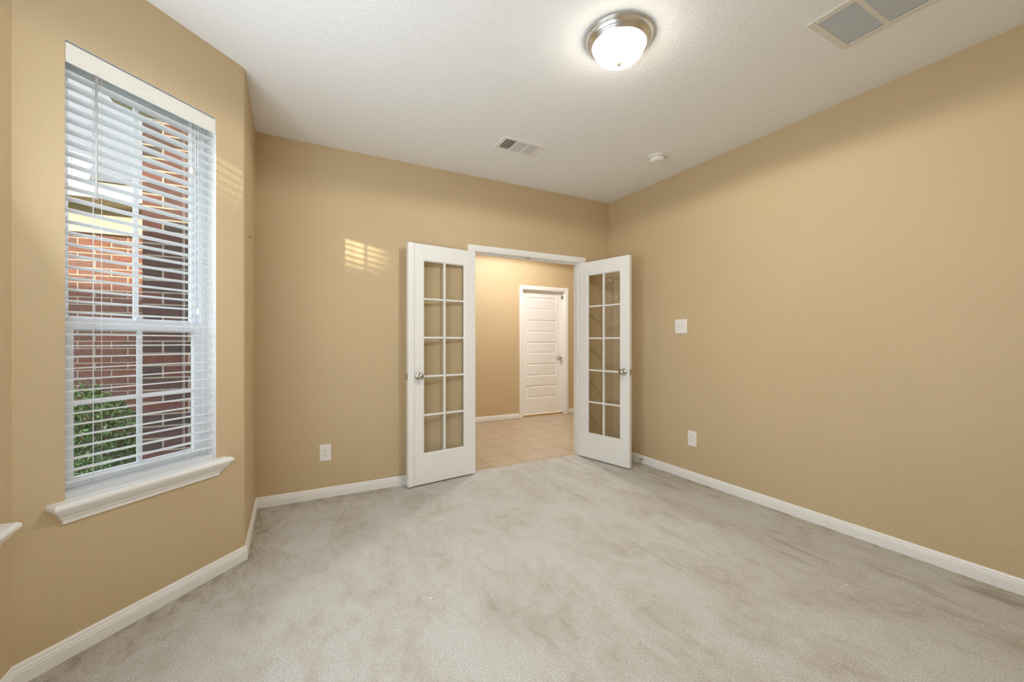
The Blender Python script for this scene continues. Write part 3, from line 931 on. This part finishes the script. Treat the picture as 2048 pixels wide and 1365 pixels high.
for dx in (-0.023, 0.023):
    mb = MB(); mb.box(dx - 0.0052, dx + 0.0052, -0.0062, -0.0054, -0.012, 0.012)
    mb.rings([[(dx - .004, -0.006, -.004), (dx + .004, -0.006, -.004), (dx + .004, -0.006, .006), (dx - .004, -0.006, .006)],
              [(dx - .003, -0.0165, .004), (dx + .003, -0.0165, .004), (dx + .003, -0.015, .009), (dx - .003, -0.015, .009)]], True, True, False)
    mb.build('toggle', M['toggle'], root)
    for dz in (-0.030, 0.030):
        mb = MB(); mb.lathe([(0.003, 0.0), (0.0026, 0.0008), (0.0, 0.001)], 10, Matrix.Translation((dx, -0.0057, dz)) @ Matrix.Rotation(R(90), 4, 'X')); mb.build('screw', M['toggle'], root)

# ------------------------------------------------------------------ spring door stop, wall nail
root = empty('door_stop', (3.0865, 3.03, 0.045)); tag(root, 'small metal spring door stop on the right baseboard behind the glass door', 'door stop')
mb = MB(); mb.lathe([(0.0, 0.0), (0.010, 0.0), (0.010, 0.003), (0.005, 0.005)], 14, Matrix.Rotation(R(-90), 4, 'Y')); mb.build('base', M['knob'], root)
mb = MB(); pts = []; seg = 8
turns, Ls, rad = 14, 0.060, 0.0050
rings = []
for i in range(turns * 10 + 1):
    a = 2 * math.pi * i / 10; x = -0.004 - Ls * i / (turns * 10)
    c = Vector((x, rad * math.cos(a), rad * math.sin(a))); er = Vector((0, math.cos(a), math.sin(a)))
    rings.append([tuple(c + er * 0.0011 * math.cos(b) + Vector((1, 0, 0)) * 0.0011 * math.sin(b)) for b in [2 * math.pi * j / 5 for j in range(5)]])
mb.rings(rings, True, True, True); mb.build('spring', M['knob'], root)
mb = MB(); mb.lathe([(0.0, 0.0), (0.0065, 0.0), (0.0070, 0.005), (0.0060, 0.011), (0.0, 0.012)], 14, Matrix.Translation((-0.063, 0, 0)) @ Matrix.Rotation(R(-90), 4, 'Y')); mb.build('tip', M['rubber'], root)

mb = MB(); mb.tube((0, 0, 0), (0.012, 0, 0.002), 0.0016, 8); mb.lathe([(0.0, 0.0), (0.0035, 0.0), (0.0035, 0.001), (0.0, 0.0015)], 10, Matrix.Translation((0.012, 0, 0.002)) @ Matrix.Rotation(R(90), 4, 'Y'))
o = mb.build('wall_nail', M['slot']); o.location = (-0.228, 2.936, 1.844); tag(o, 'tiny dark nail in the narrow wall beside the window bay', 'nail')

# ------------------------------------------------------------------ lint on the carpet
def crumb(loc, r, label, seed):
    rnd = random.Random(seed); bm = bmesh.new(); bmesh.ops.create_icosphere(bm, subdivisions=2, radius=r)
    for v in bm.verts:
        v.co *= rnd.uniform(0.65, 1.25); v.co.z *= 0.6
    me = bpy.data.meshes.new('lint_crumb'); bm.to_mesh(me); bm.free(); me.materials.append(M['lint'])
    o = bpy.data.objects.new('lint_crumb', me); COL.objects.link(o); o.location = (*loc, r * 0.5)
    tag(o, label, 'lint', 'white crumbs of lint on the carpet')
crumb((0.585, 1.905), 0.0062, 'largest white crumb of lint, left of the middle of the carpet', 1)
crumb((0.595, 2.438), 0.0040, 'small white crumb on the carpet in front of the left glass door', 2)
crumb((2.446, 1.040), 0.0050, 'small white crumb on the carpet nearest the right baseboard', 3)

# ------------------------------------------------------------------ outdoors
mb = MB(); mb.box(-30, 30, -30, 30, -0.40, -0.18)
struct(mb.build('ground', M['ground']), 'green lawn outside the window', 'ground')
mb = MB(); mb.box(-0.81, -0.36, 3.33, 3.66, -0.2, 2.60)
struct(mb.build('wall_brick_pier', M['brick_shaded']), 'red brick pier outside with shade painted into its colour, right half of the window view', 'wall')
mb = MB(); mb.box(-6.5, -0.72, 5.87, 6.10, -0.2, 2.50)
struct(mb.build('wall_brick_far', M['brick']), 'red brick house wall outside, left half of the window view', 'wall')
mb = MB(); mb.box(-6.5, -1.2, 5.82, 5.87, 2.34, 2.62); mb.box(-6.7, -1.1, 5.45, 6.1, 2.62, 2.67); mb.box(-6.7, -1.1, 5.41, 5.45, 2.60, 2.78)
struct(mb.build('trim_3', M['cream']), 'cream frieze and eave above the outside brick wall', 'trim')
mb = MB()
y0, z0, y1, z1 = 5.38, 2.76, 11.4, 8.8
mb.add([(-8.8, y0, z0), (-1.0, y0, z0), (-1.0, y1, z1), (-8.8, y1, z1), (-8.8, y0, z0 + .05), (-1.0, y0, z0 + .05), (-1.0, y1, z1 + .05), (-8.8, y1, z1 + .05)],
       [(0, 1, 2, 3), (4, 7, 6, 5), (0, 4, 5, 1), (1, 5, 6, 2), (2, 6, 7, 3), (3, 7, 4, 0)])
struct(mb.build('roof', M['lightroof']), 'pale roof plane above the outside brick wall', 'roof')
# unseen house shape added to block the low sun below its roof line
root = empty('sun_blocker_house', (-10.5, -9.2, -0.18), R(-38.3)); tag(root, 'unseen brick house added to block low sun at the bay windows', 'house')
mb = MB(); mb.box(-16, 1.1, -4, 4, 0.0, 2.6); mb.box(1.1, 11, -4, 4, 0.0, 5.6); mb.build('wall', M['brick'], root)
mb = MB()
for (xa, xb, ze, zr) in ((-16.4, 1.1, 2.5, 4.17), (0.88, 11.4, 5.5, 7.6)):  # taller part added to cut direct sun into the room
    mb.add([(xa, -4.5, ze), (xb, -4.5, ze), (xb, 4.5, ze), (xa, 4.5, ze), (xa, 0, zr), (xb, 0, zr)], [(0, 1, 5, 4), (2, 3, 4, 5), (0, 4, 3), (1, 2, 5), (0, 3, 2, 1)])
mb.build('roof', M['roof'], root)

def shrub(x, y, r, h, label, seed, count):
    rnd = random.Random(seed); root = empty('shrub', (x, y, -0.18)); tag(root, label, 'shrub', 'low shrubs outside the window')
    mb = MB()
    for _ in range(count):
        a = rnd.uniform(0, 2 * math.pi); u = rnd.random() ** 0.5; zz = rnd.random()
        rad = r * u * (0.6 + 0.6 * math.sin(math.pi * min(1, zz * 0.85 + 0.15)))
        p = Vector((rad * math.cos(a), rad * math.sin(a), 0.06 + h * zz * (1 - 0.25 * u)))
        ax = Vector((rnd.uniform(-1, 1), rnd.uniform(-1, 1), rnd.uniform(-0.2, 1))).normalized(); q = ax.orthogonal().normalized()
        q = Matrix.Rotation(rnd.uniform(0, 6.28), 3, ax) @ q; s_ = rnd.uniform(0.014, 0.034); t = ax.cross(q)
        mb.add([p - q * s_, p + t * s_ * 0.42 + ax * .003, p + q * s_ * 1.2, p - t * s_ * 0.42 + ax * .003], [(0, 1, 2, 3)])
    mb.build('foliage', M['leaf'], root)
    mb = MB()
    for k in range(7):
        a = k * 0.9; mb.tube((0.02 * math.cos(a), 0.02 * math.sin(a), 0), (r * 0.6 * math.cos(a), r * 0.6 * math.sin(a), h * 0.75), 0.006, 5, 0.002)
    mb.build('stem', M['stem'], root)
shrub(-2.70, 5.25, 0.34, 0.95, 'leafy green shrub outside, at the left edge of the window view', 11, 1500)
shrub(-1.68, 5.20, 0.42, 1.02, 'tall leafy green shrub outside, in front of the far brick wall', 12, 4200)
shrub(-0.95, 4.95, 0.20, 0.60, 'small green shrub outside, half hidden by the shaded brick pier', 13, 700)
shrub(-1.38, 4.25, 0.34, 0.52, 'low green plant outside, in front of the taller shrub', 14, 2600)
